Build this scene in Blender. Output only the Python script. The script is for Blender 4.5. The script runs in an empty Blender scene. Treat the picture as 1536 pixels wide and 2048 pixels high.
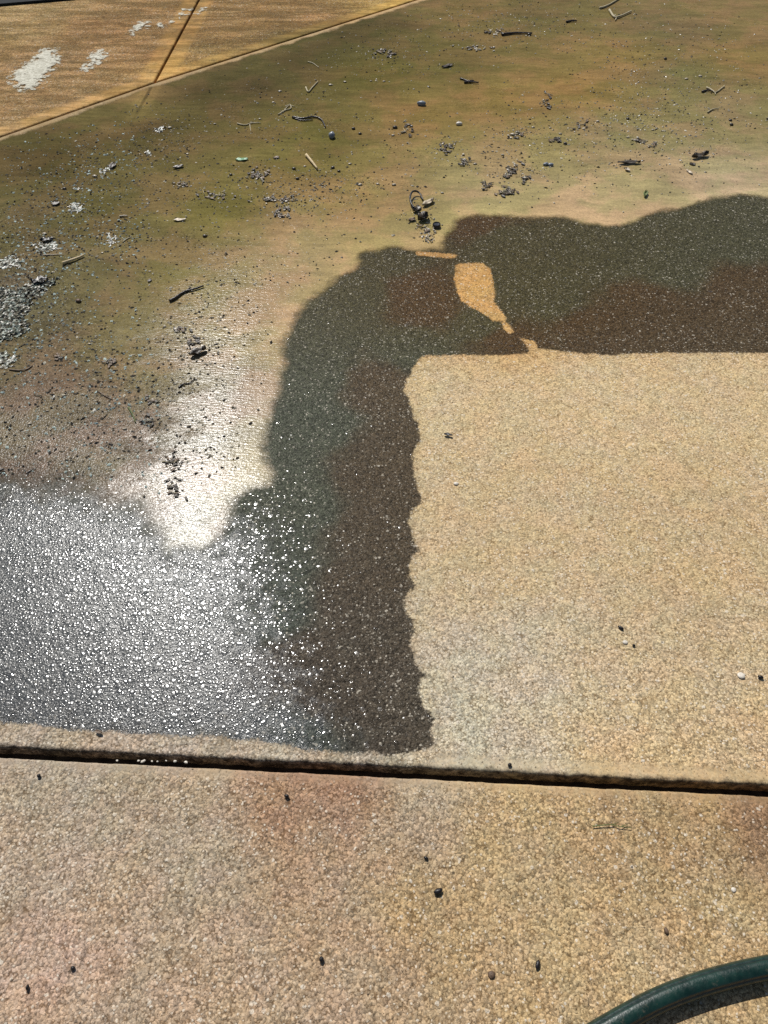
import bpy, bmesh, math, random
import numpy as np
from mathutils import Vector, Matrix

# ------------------------------------------------------------------ camera, sky, sun, exposure
H, PITCH, F = 1.5, math.radians(50), 1540.0          # camera height (m), tilt below the horizon, focal length in photo pixels
SP, CP = math.sin(PITCH), math.cos(PITCH)
S = bpy.context.scene
C = S.collection
cam = bpy.data.cameras.new('camera'); cam_o = bpy.data.objects.new('camera', cam); C.objects.link(cam_o)
cam_o.location = (0, 0, H); cam_o.rotation_euler = (math.pi/2 - PITCH, 0, 0)
cam.sensor_fit = 'VERTICAL'; cam.sensor_height = 24; cam.lens = 24*F/2048
cam.clip_start = .02; cam.clip_end = 500
S.camera = cam_o

def at(u, v):
    """photo pixel -> point of the ground plane (metres)"""
    x, y = (u-768)/F, (v-1024)/F
    t = H/(SP + y*CP)
    return Vector((t*x, t*(CP - y*SP), 0))
def mpp(u, v): return H/(SP + (v-1024)/F*CP)/F        # metres per photo pixel across the view

g = at(398, 1105); d = Vector((g.x, g.y, -H)).normalized()
SUN = Vector((d.x, d.y, -d.z))                        # the wet ground mirrors the sun at this spot
ld = bpy.data.lights.new('sun', 'SUN'); lo = bpy.data.objects.new('sun', ld); C.objects.link(lo)
ld.energy = 4.6; ld.angle = math.radians(.5); ld.color = (1, .97, .92)
lo.rotation_euler = (-SUN).to_track_quat('-Z', 'Y').to_euler(); lo.location = SUN*20
W = bpy.data.worlds.new('World'); S.world = W; W.use_nodes = True
wt = W.node_tree; sky = wt.nodes.new('ShaderNodeTexSky'); sky.sky_type = 'NISHITA'; sky.sun_disc = False
sky.sun_elevation = math.asin(SUN.z); sky.sun_rotation = math.atan2(SUN.x, SUN.y)
wt.links.new(sky.outputs[0], wt.nodes['Background'].inputs[0]); wt.nodes['Background'].inputs[1].default_value = .06
S.view_settings.view_transform = 'Standard'; S.view_settings.look = 'None'
S.view_settings.exposure = 0; S.view_settings.gamma = 1
S.cycles.use_denoising = False
S.cycles.max_bounces = 4
EXPO = np.array([1.15, 1.13, 1.15])                                           # radiance of a sunlit white surface lying flat

random.seed(5); rng = np.random.default_rng(5)

# ------------------------------------------------------------------ helpers
def lin(c):
    c = np.asarray(c, float)/255
    return np.where(c <= .04045, c/12.92, ((c+.055)/1.055)**2.4)
def alb(c): return np.clip(lin(c)/EXPO, 0, .9)
def tag(o, label=None, cat=None, group=None, kind=None):
    for k, v in (('label', label), ('category', cat), ('group', group), ('kind', kind)):
        if v: o[k] = v
    return o
def link(name, me, mats=None, parent=None):
    o = bpy.data.objects.new(name, me); C.objects.link(o)
    if mats is not None:
        for m in (mats if isinstance(mats, (list, tuple)) else [mats]): me.materials.append(m)
    if parent: o.parent = parent
    return o
def np_mesh(name, V, Fq, smooth=True):
    V = np.asarray(V, np.float32); Fq = np.asarray(Fq, np.int32); n = Fq.shape[1]
    me = bpy.data.meshes.new(name)
    me.vertices.add(len(V)); me.vertices.foreach_set('co', V.ravel())
    me.loops.add(Fq.size); me.loops.foreach_set('vertex_index', Fq.ravel())
    me.polygons.add(len(Fq)); me.polygons.foreach_set('loop_start', np.arange(0, Fq.size, n, dtype=np.int32))
    me.update(calc_edges=True)
    me.polygons.foreach_set('use_smooth', np.full(len(Fq), smooth)); me.validate()
    return me
def fattr(me, name, val):
    a = me.attributes.new(name, 'FLOAT', 'POINT'); a.data.foreach_set('value', np.asarray(val, np.float32).ravel())
def cattr(me, name, rgb):
    a = me.attributes.new(name, 'FLOAT_COLOR', 'POINT')
    a.data.foreach_set('color', np.hstack([rgb, np.ones((len(rgb), 1))]).astype(np.float32).ravel())
def wpoly(px): return np.array([at(u, v)[:2] for u, v in px])
def sdf(P, poly):
    """signed distance, positive inside"""
    best = np.full(len(P), 1e9); inside = np.zeros(len(P), bool)
    for a, b in zip(poly, np.roll(poly, -1, 0)):
        e = b-a; w = P-a
        t = np.clip((w@e)/max(e@e, 1e-12), 0, 1)
        best = np.minimum(best, ((w-t[:, None]*e)**2).sum(1))
        c = (a[1] > P[:, 1]) != (b[1] > P[:, 1])
        if c.any():
            with np.errstate(divide='ignore', invalid='ignore'):
                inside ^= c & (P[:, 0] < (b[0]-a[0])*(P[:, 1]-a[1])/(b[1]-a[1])+a[0])
    dd = np.sqrt(best)
    return np.where(inside, dd, -dd)
def idw(P, anchors, power=3.2, soft=.06, sh=(0, 0, 0)):
    Q = np.array([at(u, v)[:2] for u, v, c in anchors]); K = np.array([alb(np.array(c)+sh) for u, v, c in anchors])
    out = np.zeros((len(P), 3)); tot = np.zeros(len(P))
    for q, k in zip(Q, K):
        w = 1/(((P-q)**2).sum(1)+soft**2)**(power/2)
        out += w[:, None]*k; tot += w
    return out/tot[:, None]

def idw_scalar(P, anchors):
    out = np.zeros(len(P)); tot = np.zeros(len(P))
    for u, v, k in anchors:
        w = 1/(((P-np.array(at(u, v)[:2]))**2).sum(1)+.03**2)**2; out += w*k; tot += w
    return out/tot

# ------------------------------------------------------------------ node helper
class N:
    def __init__(s, name):
        s.m = bpy.data.materials.new(name); s.m.use_nodes = True; s.t = s.m.node_tree
        s.b = s.t.nodes['Principled BSDF']; s.out = s.t.nodes['Material Output']
        s.pos = s.t.nodes.new('ShaderNodeNewGeometry').outputs['Position']
    def put(s, sock, v):
        if isinstance(v, bpy.types.NodeSocket): s.t.links.new(v, sock)
        elif v is not None:
            if hasattr(sock.default_value, '__len__') and not hasattr(v, '__len__'): v = (v, v, v, 1)[:len(sock.default_value)]
            if hasattr(sock.default_value, '__len__') and len(v) < len(sock.default_value): v = tuple(v)+(1,)
            sock.default_value = v
    def math(s, op, a, b=None, c=None, clamp=False):
        n = s.t.nodes.new('ShaderNodeMath'); n.operation = op; n.use_clamp = clamp
        for i, v in enumerate((a, b, c)): s.put(n.inputs[i], v)
        return n.outputs[0]
    def ramp(s, v, a, b, lo=0, hi=1, smooth=True):
        n = s.t.nodes.new('ShaderNodeMapRange'); n.interpolation_type = 'SMOOTHSTEP' if smooth else 'LINEAR'
        for i, x in enumerate((v, a, b, lo, hi)): s.put(n.inputs[i], x)
        return n.outputs[0]
    def mix(s, f, a, b, mode='MIX'):
        n = s.t.nodes.new('ShaderNodeMix'); n.data_type = 'RGBA'; n.blend_type = mode
        s.put(n.inputs[0], f); s.put(n.inputs[6], a); s.put(n.inputs[7], b); return n.outputs[2]
    def lerp(s, f, a, b):
        n = s.t.nodes.new('ShaderNodeMix'); n.data_type = 'FLOAT'
        s.put(n.inputs[0], f); s.put(n.inputs[2], a); s.put(n.inputs[3], b); return n.outputs[0]
    def noise(s, scale, detail=3, rough=.55, vec=None, col=False):
        n = s.t.nodes.new('ShaderNodeTexNoise'); s.put(n.inputs['Vector'], vec or s.pos)
        n.inputs['Scale'].default_value = scale; n.inputs['Detail'].default_value = detail; n.inputs['Roughness'].default_value = rough
        return n.outputs['Color' if col else 'Fac']
    def vor(s, scale, feature='F1', rnd=1, vec=None):
        n = s.t.nodes.new('ShaderNodeTexVoronoi'); n.feature = feature; s.put(n.inputs['Vector'], vec or s.pos)
        n.inputs['Scale'].default_value = scale; n.inputs['Randomness'].default_value = rnd
        return n.outputs['Distance'], n.outputs['Color']
    def sep(s, c):
        n = s.t.nodes.new('ShaderNodeSeparateColor'); s.put(n.inputs[0], c); return n.outputs
    def scale(s, v, rot=0):
        n = s.t.nodes.new('ShaderNodeMapping'); s.put(n.inputs[0], s.pos); n.inputs['Scale'].default_value = v
        n.inputs['Rotation'].default_value = (0, 0, rot); return n.outputs[0]
    def attr(s, name, out='Fac'):
        n = s.t.nodes.new('ShaderNodeAttribute'); n.attribute_name = name; return n.outputs[out]
    def bump(s, height, strength=1, dist=1, normal=None):
        n = s.t.nodes.new('ShaderNodeBump'); s.put(n.inputs['Strength'], strength); n.inputs['Distance'].default_value = dist
        s.put(n.inputs['Height'], height); s.put(n.inputs['Normal'], normal) if normal else None
        return n.outputs[0]
    def set(s, **k):
        for a, v in k.items(): s.put(s.b.inputs[a.replace('_', ' ')], v)
        return s.m

# ------------------------------------------------------------------ materials
def concrete_material():
    n = N('exposed_aggregate_concrete')
    tint = n.attr('tint', 'Color')
    n1 = n.math('SUBTRACT', n.noise(28, 4), .5); n2 = n.math('SUBTRACT', n.noise(170, 3, .7), .5)
    wob = n.math('ADD', n.math('MULTIPLY', n1, .020), n.math('MULTIPLY', n2, .026))
    wet = n.ramp(n.math('ADD', n.attr('wet'), wob), -.003, .005)
    pool = n.ramp(n.math('ADD', n.attr('pool'), n.math('MULTIPLY', n1, .35)), -.14, .07)
    smooth = n.ramp(n.attr('rim'), .03, .05, 1, 0)                 # trowelled border along the joints
    smooth = n.math('MULTIPLY', smooth, n.ramp(n.noise(9, 2), .2, .55, .25, 1))
    # stones: fine sand, pea stones, scattered larger pale and dark stones
    warp = n.t.nodes.new('ShaderNodeVectorMath'); warp.operation = 'MULTIPLY_ADD'
    n.put(warp.inputs[0], n.noise(120, 2, .5, col=True)); warp.inputs[1].default_value = (.006, .006, .006); n.put(warp.inputs[2], n.pos)
    wp = warp.outputs[0]
    d1, c1 = n.vor(205, vec=wp); d2, c2 = n.vor(370, vec=wp); d3, c3 = n.vor(85, vec=wp)
    r1 = n.sep(c1); r2 = n.sep(c2); r3 = n.sep(c3)
    grain = n.math('ADD', n.math('MULTIPLY', r1[0], .55), n.math('MULTIPLY', r2[1], .45))
    val = n.ramp(grain, .05, .95, .36, 1.70, False)
    val = n.lerp(n.ramp(n.math('ADD', n.attr('coarse'), n.math('MULTIPLY', n1, .5)), .38, .8, .42, 0), val, 1.0)
    val = n.lerp(n.math('MULTIPLY', smooth, .7), val, 1.03)
    col = n.mix(1, tint, val, 'MULTIPLY')
    bl = n.noise(9, 4, .6); bl2 = n.noise(11.7, 4, .6, n.scale((1, 1, 1), 1.1))
    col = n.mix(1, col, n.mix(n.ramp(bl, .38, .62), (.97, 1.0, 1.02), (1.02, 1.0, .95)), 'MULTIPLY')
    col = n.mix(1, col, n.mix(n.ramp(bl2, .4, .62), (1, 1, 1), (1.03, .985, 1.02)), 'MULTIPLY')
    stain = n.ramp(n.noise(13, 6, .7), .54, .74, 0, .6)
    col = n.mix(stain, col, n.mix(1, tint, (.66, .59, .50), 'MULTIPLY'))
    hue = n.mix(r1[2], (1.03, .99, .95), (.975, 1.0, 1.05)); col = n.mix(1, col, hue, 'MULTIPLY')
    # pits between the stones and pale / dark stones
    pit = n.math('MULTIPLY', n.ramp(d1, .5, .72, 0, .8), n.ramp(n.noise(45, 4, .7), .4, .62)); col = n.mix(n.math('MULTIPLY', pit, n.math('SUBTRACT', 1, smooth)), col, n.mix(1, tint, (.36, .29, .22), 'MULTIPLY'))
    pit2 = n.math('MULTIPLY', n.math('GREATER_THAN', r2[2], .935), n.ramp(d2, .35, .5, .75, 0)); col = n.mix(pit2, col, n.mix(1, tint, (.25, .2, .16), 'MULTIPLY'))
    pale1 = n.math('MULTIPLY', n.math('GREATER_THAN', r1[1], n.ramp(n.noise(4, 3), .35, .65, .95, .86)), n.ramp(d1, .35, .5, 1, 0))
    pale3 = n.math('MULTIPLY', n.math('GREATER_THAN', r3[1], n.ramp(n.noise(4, 3), .35, .65, .975, .90)), n.ramp(n.math('ADD', d3, n.math('MULTIPLY', n2, .5)), .26, .34, 1, 0))
    pale = n.math('MULTIPLY', n.math('MAXIMUM', pale1, pale3), n.math('SUBTRACT', 1, smooth))
    dark3 = n.math('MULTIPLY', n.math('GREATER_THAN', r3[0], .955), n.ramp(n.math('ADD', d3, n.math('MULTIPLY', n2, .6)), .14, .2, 1, 0))
    col = n.mix(n.math('MULTIPLY', pale, n.ramp(r2[0], 0, 1, .3, .9, False)), col, (.70, .62, .50))
    col = n.mix(n.math('MULTIPLY', dark3, .8), col, (.05, .04, .03))
    # wet concrete: darker, patches of green-grey and red-brown, stones still showing
    wtone = n.mix(n.ramp(n.math('ADD', n.attr('green'), n.math('MULTIPLY', n.math('SUBTRACT', n.noise(14, 5, .65), .5), .9)), .05, .95), (.132, .124, .124), (.116, .158, .176))
    wcol = n.mix(1, n.mix(.7, col, tint), wtone, 'MULTIPLY')
    wcol = n.mix(1, wcol, n.ramp(grain, .1, .9, .42, 1.6, False), 'MULTIPLY')
    spk = n.math('MULTIPLY', n.math('GREATER_THAN', r2[0], .895), n.ramp(d2, .3, .45, 1, 0))
    near = n.math('POWER', n.ramp(n.math('ADD', n.attr('pool'), n.math('MULTIPLY', n1, .3)), -.28, .06, 0, 1, False), 1.7)
    wcol = n.mix(n.math('MULTIPLY', n.math('MAXIMUM', pale, n.math('MULTIPLY', spk, .7)), n.ramp(r1[0], 0, 1, .2, .8, False)), wcol, (.50, .45, .36))
    wcol = n.mix(n.math('MULTIPLY', pool, .6), wcol, (.060, .066, .074))  # the pool's blue-grey sky reflection is mixed into its base colour
    fr = n.math('MULTIPLY', n.ramp(n.math('ADD', n.attr('wet'), n.math('MULTIPLY', n1, .05)), -.03, .0), n.ramp(n.noise(33, 4, .7), .42, .6, 0, .4))
    col = n.mix(fr, col, n.mix(1, col, (.62, .58, .52), 'MULTIPLY'))
    col = n.mix(wet, col, wcol)
    dirt_shade = n.ramp(n.math('ADD', n.attr('lip'), n.math('MULTIPLY', n.math('SUBTRACT', n.noise(48, 6, .75), .5), .045)), .004, .023, .95, 0)  # some dirt plus the lip's shade, painted together as one dark band
    col = n.mix(n.math('MULTIPLY', dirt_shade, n.attr('dirt_shade_mask')), col, (.020, .013, .009))
    smear = n.noise(1, 5, .65, n.scale((3.0, 14, 1), -.72)); far = n.attr('far')
    col = n.mix(n.math('MULTIPLY', far, n.ramp(smear, .38, .58, 0, .9)), col, n.mix(1, col, (.50, .49, .38), 'MULTIPLY'))
    col = n.mix(n.math('MULTIPLY', far, n.math('MULTIPLY', smooth, .7)), col, n.mix(1, col, (1.5, 1.45, 1.22), 'MULTIPLY'))
    col = n.mix(n.math('MULTIPLY', far, n.ramp(n.noise(26, 5, .7), .5, .7, 0, .5)), col, n.mix(1, col, (.55, .48, .38), 'MULTIPLY'))
    col = n.mix(n.math('MULTIPLY', far, n.ramp(n.noise(1, 4, .6, n.scale((6, 32, 1), -.72)), .56, .72, 0, .55)), col, n.mix(1, col, (1.35, 1.32, 1.2), 'MULTIPLY'))
    rough = n.lerp(wet, .9, n.lerp(pool, .32, .16))
    dome1 = n.math('POWER', n.math('SUBTRACT', 1, d1, clamp=True), .8)
    dome2 = n.math('SUBTRACT', 1, d2, clamp=True)
    dome3 = n.math('MULTIPLY', n.math('GREATER_THAN', r3[1], .8), n.ramp(d3, 0, .5, 1, 0))
    h = n.math('ADD', n.math('MULTIPLY', dome1, n.ramp(r1[2], 0, 1, .0003, .0019, False)), n.math('MULTIPLY', dome2, .0005))
    h = n.math('ADD', h, n.math('MULTIPLY', dome3, .0006))
    h = n.math('ADD', h, n.math('ADD', n.math('MULTIPLY', n.noise(95, 5, .7), .0018), n.math('MULTIPLY', r1[1], .0004)))
    h = n.math('MULTIPLY', h, n.lerp(smooth, 1, .3))
    h = n.math('MULTIPLY', h, n.lerp(wet, n.attr('coarse'), .75))
    def beads(scale, lo, hi):
        dp, cp = n.vor(scale, vec=wp); rp = n.sep(cp)
        on = n.math('MULTIPLY', n.math('GREATER_THAN', rp[1], n.lerp(near, lo, hi)), n.ramp(dp, .38, .5, 1, 0))
        q = n.math('MINIMUM', dp, .5)
        return on, n.math('MULTIPLY', n.math('MULTIPLY', n.math('MULTIPLY', q, q), -4), n.ramp(rp[2], 0, 1, .05/scale*.5, .21/scale*.5, False))
    on1, b1 = beads(135, .988, .08); on2, b2 = beads(76, .996, .60)
    on = n.math('MULTIPLY', n.math('MAXIMUM', on1, on2), wet)
    hb = n.lerp(on2, b1, b2)
    hb = n.math('ADD', hb, n.math('MULTIPLY', n.noise(24, 3), .0011))
    hflat = n.math('MULTIPLY_ADD', n.noise(24, 3), .0011, n.math('MULTIPLY', h, .5))
    h = n.lerp(on, n.lerp(n.math('MULTIPLY', pool, wet), h, hflat), hb)
    rpr = r3[2]
    rough = n.lerp(on, n.lerp(n.math('MULTIPLY', wet, pool), rough, .25), n.ramp(rpr, 0, 1, .13, .26, False))
    spec = n.lerp(on, n.lerp(wet, .2, n.lerp(pool, .06, .36)), .85)
    n.set(Base_Color=col, Roughness=rough, Normal=n.bump(h), Specular_IOR_Level=spec)
    n.b.inputs['IOR'].default_value = 1.4
    return n.m

def mud_material():
    n = N('silty_water')
    tint = n.attr('tint', 'Color'); co = n.attr('rough_bed')
    n1 = n.math('SUBTRACT', n.noise(11, 5, .6), .5)
    depth = n.math('ADD', n.attr('depth'), n.math('MULTIPLY', n1, n.ramp(n.attr('rough_bed'), -.25, 0, .075, .16)))
    alpha = n.ramp(n.math('ADD', depth, n.math('MULTIPLY', n.math('SUBTRACT', n.noise(160, 3), .5), .03)), -.008, n.ramp(n.attr('rough_bed'), -.3, .05, .034, .17))
    wv = n.t.nodes.new('ShaderNodeVectorMath'); wv.operation = 'MULTIPLY_ADD'
    n.put(wv.inputs[0], n.noise(2.6, 3, .6, col=True)); wv.inputs[1].default_value = (.14, .14, 0); n.put(wv.inputs[2], n.pos)
    def warped(sc, rot):
        m = n.t.nodes.new('ShaderNodeMapping'); n.put(m.inputs[0], wv.outputs[0]); m.inputs['Scale'].default_value = sc; m.inputs['Rotation'].default_value = (0, 0, rot); return m.outputs[0]
    streak = n.noise(1, 5, .65, warped((7, 44, 1), .62)); streak2 = n.noise(1, 4, .6, warped((3.5, 10, 1), .8))
    patch = n.noise(9, 6, .7, wv.outputs[0])
    v = n.math('MULTIPLY', n.ramp(streak, .3, .7, .82, 1.15, False), n.ramp(streak2, .3, .7, .82, 1.15, False))
    v = n.math('MULTIPLY', v, n.ramp(patch, .3, .7, .86, 1.12, False))
    v = n.math('MULTIPLY', v, n.ramp(n.noise(150, 5, .8), .3, .7, .66, 1.3, False))
    v = n.math('MULTIPLY', v, n.ramp(n.math('ADD', n.attr('inner'), n.math('MULTIPLY', n1, .1)), .02, .13, 1.2, 1))
    col = n.mix(1, tint, v, 'MULTIPLY')
    col = n.mix(1, col, n.mix(n.ramp(n.noise(4.5, 4, .6, wv.outputs[0]), .42, .6), (.92, 1.0, .82), (1.05, .99, .94)), 'MULTIPLY')
    fade = n.ramp(n.attr('seam_run'), .1, .55, 1, 0); sm = n.math('ABSOLUTE', n.math('ADD', n.attr('seam'), n.math('MULTIPLY', n1, .012)))
    col = n.mix(n.math('MULTIPLY', fade, n.ramp(sm, .03, .06, .55, 0)), col, n.mix(1, col, (1.45, 1.4, 1.35), 'MULTIPLY'))
    col = n.mix(n.math('MULTIPLY', fade, n.ramp(sm, .004, .011, .8, 0)), col, n.mix(1, col, (.4, .4, .4), 'MULTIPLY'))
    d1, c1 = n.vor(165); r1 = n.sep(c1); d2, c2 = n.vor(300); r2 = n.sep(c2)
    bed = n.ramp(n.math('ADD', co, n.math('MULTIPLY', n.math('SUBTRACT', n.noise(10, 5, .65), .5), .55)), -.06, .10)
    bed = n.math('MAXIMUM', bed, n.math('MULTIPLY', n.ramp(n.noise(5.3, 5, .65), .52, .66, 0, .85), n.ramp(n.attr('inner'), .15, .45)))
    peb = n.ramp(n.math('ADD', n.math('MULTIPLY', r1[0], .6), n.math('MULTIPLY', r2[0], .4)), 0, 1, .45, 1.5, False)
    col = n.mix(n.math('MULTIPLY', bed, .8), col, n.mix(1, col, peb, 'MULTIPLY'))
    sand = n.ramp(n.noise(420, 2), .3, .7, .9, 1.1, False); col = n.mix(1, col, sand, 'MULTIPLY')
    pale = n.math('MULTIPLY', n.math('GREATER_THAN', r2[1], .93), n.ramp(d2, .3, .45, 1, 0))
    col = n.mix(n.math('MULTIPLY', n.math('MULTIPLY', pale, bed), .6), col, (.48, .43, .34))
    rip = n.math('ADD', n.math('MULTIPLY', n.noise(1, 3, .6, n.scale((45, 170, 60), .25)), .0011), n.math('MULTIPLY', n.noise(200, 2), .00028))
    hb = n.math('MULTIPLY', n.math('SUBTRACT', 1, d1, clamp=True), .0013)
    hb = n.math('ADD', hb, n.math('MULTIPLY', n.noise(90, 3), .002))
    h = n.math('ADD', rip, n.math('MULTIPLY', n.math('MULTIPLY', hb, bed), .8))
    n.set(Base_Color=col, Roughness=n.lerp(bed, .19, .24), Normal=n.bump(h), Specular_IOR_Level=n.lerp(bed, .30, .20), IOR=n.ramp(n.math('ADD', n.attr('inner'), n.math('MULTIPLY', n1, .3)), .10, .62, 1.35, 1.06), Alpha=alpha)
    return n.m

def simple(name, rgb, rough=.6, var=.3, scale=60, bump=.0006, spec=.4):
    n = N(name)
    f = n.noise(scale, 4, .6); a = tuple(max(0, c*(1-var)) for c in rgb); b = tuple(min(.95, c*(1+var)) for c in rgb)
    n.set(Base_Color=n.mix(n.ramp(f, .3, .7), a, b), Roughness=rough, Normal=n.bump(n.math('MULTIPLY', n.noise(scale*3, 3), bump)), Specular_IOR_Level=spec)
    return n.m
def tint_material(name, rough, spec=.5):
    n = N(name); f = n.noise(500, 3)
    n.set(Base_Color=n.mix(1, n.attr('tint', 'Color'), n.ramp(f, .3, .7, .75, 1.25, False), 'MULTIPLY'), Roughness=rough, Specular_IOR_Level=spec,
          Normal=n.bump(n.math('MULTIPLY', n.noise(700, 2), .0005)))
    return n.m

M_CONC = concrete_material(); M_MUD = mud_material()
M_GRIT = tint_material('wet_grit', .28); M_SILT = simple('dark_wet_sediment', (.085, .08, .07), .3, .5, 140, .002)
M_EARTH = simple('dark_earth', (.035, .027, .02), .95, .4, 40, .004, .1)
M_STICK = simple('pale_dry_wood', (.52, .40, .22), .6, .25, 120)
M_TWIG = simple('dark_wet_bark', (.035, .026, .022), .3, .5, 160)
M_STEM = simple('pale_dry_stem', (.40, .34, .21), .6, .25, 120)
M_LEAF = simple('rotting_leaf', (.050, .038, .026), .4, .6, 120)
M_BROWN = simple('brown_leaf', (.13, .085, .05), .5, .4, 120)
M_PALE = simple('pale_leaf', (.48, .40, .29), .45, .3, 120)
M_GREEN = simple('green_leaf', (.10, .26, .12), .4, .3, 120)
M_MOSS = simple('green_sprig', (.10, .13, .035), .6, .4, 200)
M_STONE = simple('pale_stone', (.60, .54, .45), .4, .2, 150)
M_DRAB = simple('drab_stone', (.40, .34, .25), .35, .45, 150)
M_GREY = simple('grey_stone', (.20, .22, .25), .3, .3, 150)
M_RUST = simple('brown_stone', (.12, .075, .045), .6, .4, 150)
M_BLACK = simple('black_husk', (.012, .010, .010), .35, .4, 200)
M_CAP = simple('blue_black_plastic', (.010, .013, .020), .3, .3, 100)
M_STRIP = simple('matt_black', (.008, .010, .012), .8, .3, 60, .0006, .2)

# ------------------------------------------------------------------ the slabs
ga, gb = at(0, 1504), at(1536, 1581)
k1 = (gb.y-ga.y)/(gb.x-ga.x); L1 = lambda x: ga.y + k1*(x-ga.x)
pA, pX, pB = at(0, 273), at(308, 165), at(830, 0)
kl = (pX.y-pA.y)/(pX.x-pA.x); kr = (pB.y-pX.y)/(pB.x-pX.x)
L2 = lambda x: np.where(x < pX.x, pX.y + kl*(x-pX.x), pX.y + kr*(x-pX.x))
c1 = at(397, 0); CROSS = Vector((c1.x-pX.x, c1.y-pX.y)).normalized()
GAP1, GAP2 = .0108, .0055
R2 = math.sqrt(2)

def spaced(lo, hi, step, outer_lo, outer_hi):
    a = np.linspace(lo, hi, int((hi-lo)/step)+1)
    return np.concatenate([np.linspace(outer_lo, lo, 10)[:-1], a, np.linspace(hi, outer_hi, 10)[1:]])
LIP = np.array([0, .0005, .0015, .003, .005, .0075, .011, .016, .024])
def lip_z(dist, r):                                    # rounded, tooled edge
    q = np.clip(1-dist/r, 0, 1)
    return -r*(1-np.sqrt(np.clip(1-q*q, 0, 1)))
def grid_faces(nu, nv):
    i = np.arange(nu-1)[:, None]*nv + np.arange(nv-1)[None, :]
    return np.stack([i, i+nv, i+nv+1, i+1], -1).reshape(-1, 4)
def with_skirt(XY, Z, nu, nv, sides, depth=.05):
    """drop vertical faces from the named sides of the grid"""
    V = np.column_stack([XY, Z]); Fq = [grid_faces(nu, nv)]
    idx = np.arange(nu*nv).reshape(nu, nv)
    for s in sides:
        e = {'v0': idx[:, 0], 'v1': idx[:, -1][::-1], 'u0': idx[0, :][::-1], 'u1': idx[-1, :]}[s]
        low = V[e].copy(); low[:, 2] = -depth; base = len(V); V = np.vstack([V, low])
        k = np.arange(len(e)-1)
        Fq.append(np.stack([e[k], base+k, base+k+1, e[k+1]], -1))
    return V, np.vstack(Fq)

DRY = wpoly([(845,711),(836,722),(828,736),(818,755),(811,770),(810,784),(818,797),(823,812),(829,834),(837,850),(838,868),(846,882),(833,890),(826,903),
  (826,925),(829,950),(834,975),(848,1000),(838,1012),(822,1024),(820,1045),(823,1068),(832,1085),(837,1100),(825,1112),(820,1135),(821,1155),(834,1171),
  (818,1183),(809,1198),(808,1212),(815,1228),(828,1244),(831,1258),(824,1272),(823,1290),(827,1315),(836,1335),(854,1350),(841,1360),(838,1380),(843,1405),(856,1422),
  (869,1434),(863,1448),(863,1470),(875,1494),(850,1500),(808,1510),(700,1507),(600,1497),(520,1482),(400,1474),(300,1470),(130,1460),(60,1448),(-60,1442),(-400,1436),
  (-400,1900),(2600,1900),(2600,702),(1536,706),(1330,706),(1245,708),(1225,712),(1190,708),(1150,706),(1120,702),(1076,696),(1058,707),(1000,711),(930,710)])
BLOBS = [wpoly(p) for p in (
  [(912,530),(938,526),(966,526),(980,538),(986,560),(990,585),(986,602),(1000,618),(1012,634),(1010,642),(985,641),(962,624),(940,613),(922,600),(913,578),(909,550)],
  [(1004,642),(1018,648),(1026,664),(1018,668),(1008,656)], [(1040,676),(1068,682),(1076,698),(1078,712),(1064,712),(1054,692)],
  [(832,502),(880,506),(912,510),(910,517),(870,514),(835,509)])]
POOL = wpoly([(-500,985),(120,1010),(260,1040),(330,1105),(440,1100),(470,1090),(475,1180),(490,1290),(530,1400),(560,1480),(300,1476),(-500,1440)])

B_ANCH = [(900,800,(205,179,135)),(1200,800,(205,178,134)),(1500,800,(203,176,132)),(1000,1100,(199,172,129)),(1400,1100,(196,168,124)),(1010,1350,(194,176,146)),
  (950,1450,(194,178,148)),(1400,1350,(195,170,130)),(1250,1500,(203,174,130)),(1500,1500,(198,168,124)),(948,570,(204,158,92)),(985,625,(204,160,98)),(930,560,(204,156,92)),(960,600,(204,158,94)),(870,508,(186,142,84)),(300,1490,(182,162,136)),(600,1500,(182,164,138)),
  (60,1480,(176,156,130)),(600,900,(196,172,132)),(300,1200,(190,172,142)),(150,240,(168,140,98)),(20,285,(170,142,100))]
GREEN = [(u, v, 1) for u, v in ((620,750),(560,950),(540,1150),(650,620),(780,520),(1000,480),(1200,520),(1450,480),(1000,560),(620,1000),(640,850),(720,590),(1100,590),(1330,540),(960,655),(560,1230),(600,1470),(830,690))]
GREEN += [(u, v, 0) for u, v in ((780,900),(750,1050),(700,1200),(650,1400),(850,620),(1000,680),(1300,600),(1450,650),(950,450),(760,780),(800,1400),(1200,660),(1500,580),(720,960),(830,580),(600,1320))]
A_ANCH = [(100,1620,(172,156,131)),(40,1750,(176,156,130)),(100,1900,(184,156,130)),(400,1560,(176,155,126)),(400,1720,(172,155,128)),(400,1930,(178,154,124)),(700,1720,(172,148,118)),(700,1950,(176,151,120)),(1000,1690,(182,156,113)),
  (1000,1590,(186,160,116)),(1400,1600,(176,148,104)),(1400,1700,(170,143,102)),(1100,1900,(186,159,115)),(1450,1850,(184,158,114)),(690,1600,(158,124,96)),(560,1600,(164,130,98)),(1500,1645,(140,110,80)),(860,1620,(176,158,130)),(1300,1980,(186,160,118)),
  (830,1820,(176,148,104)), (230,1580,(168,152,126))]
C_ANCH = [(50,60,(164,138,93)),(200,60,(158,124,82)),(350,60,(154,122,79)),(100,215,(168,138,98)),(250,180,(170,139,95)),(450,60,(154,124,79)),(590,80,(112,97,56)),(640,60,(120,102,60)),(480,130,(142,117,72)),
  (620,40,(168,133,88)),(350,130,(187,152,97)),(30,240,(172,142,100)),(780,5,(182,152,92)),(420,110,(150,125,78)),(540,30,(150,120,76)),(300,110,(160,126,84)),(120,120,(160,130,90)),(30,20,(176,150,105))]

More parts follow.
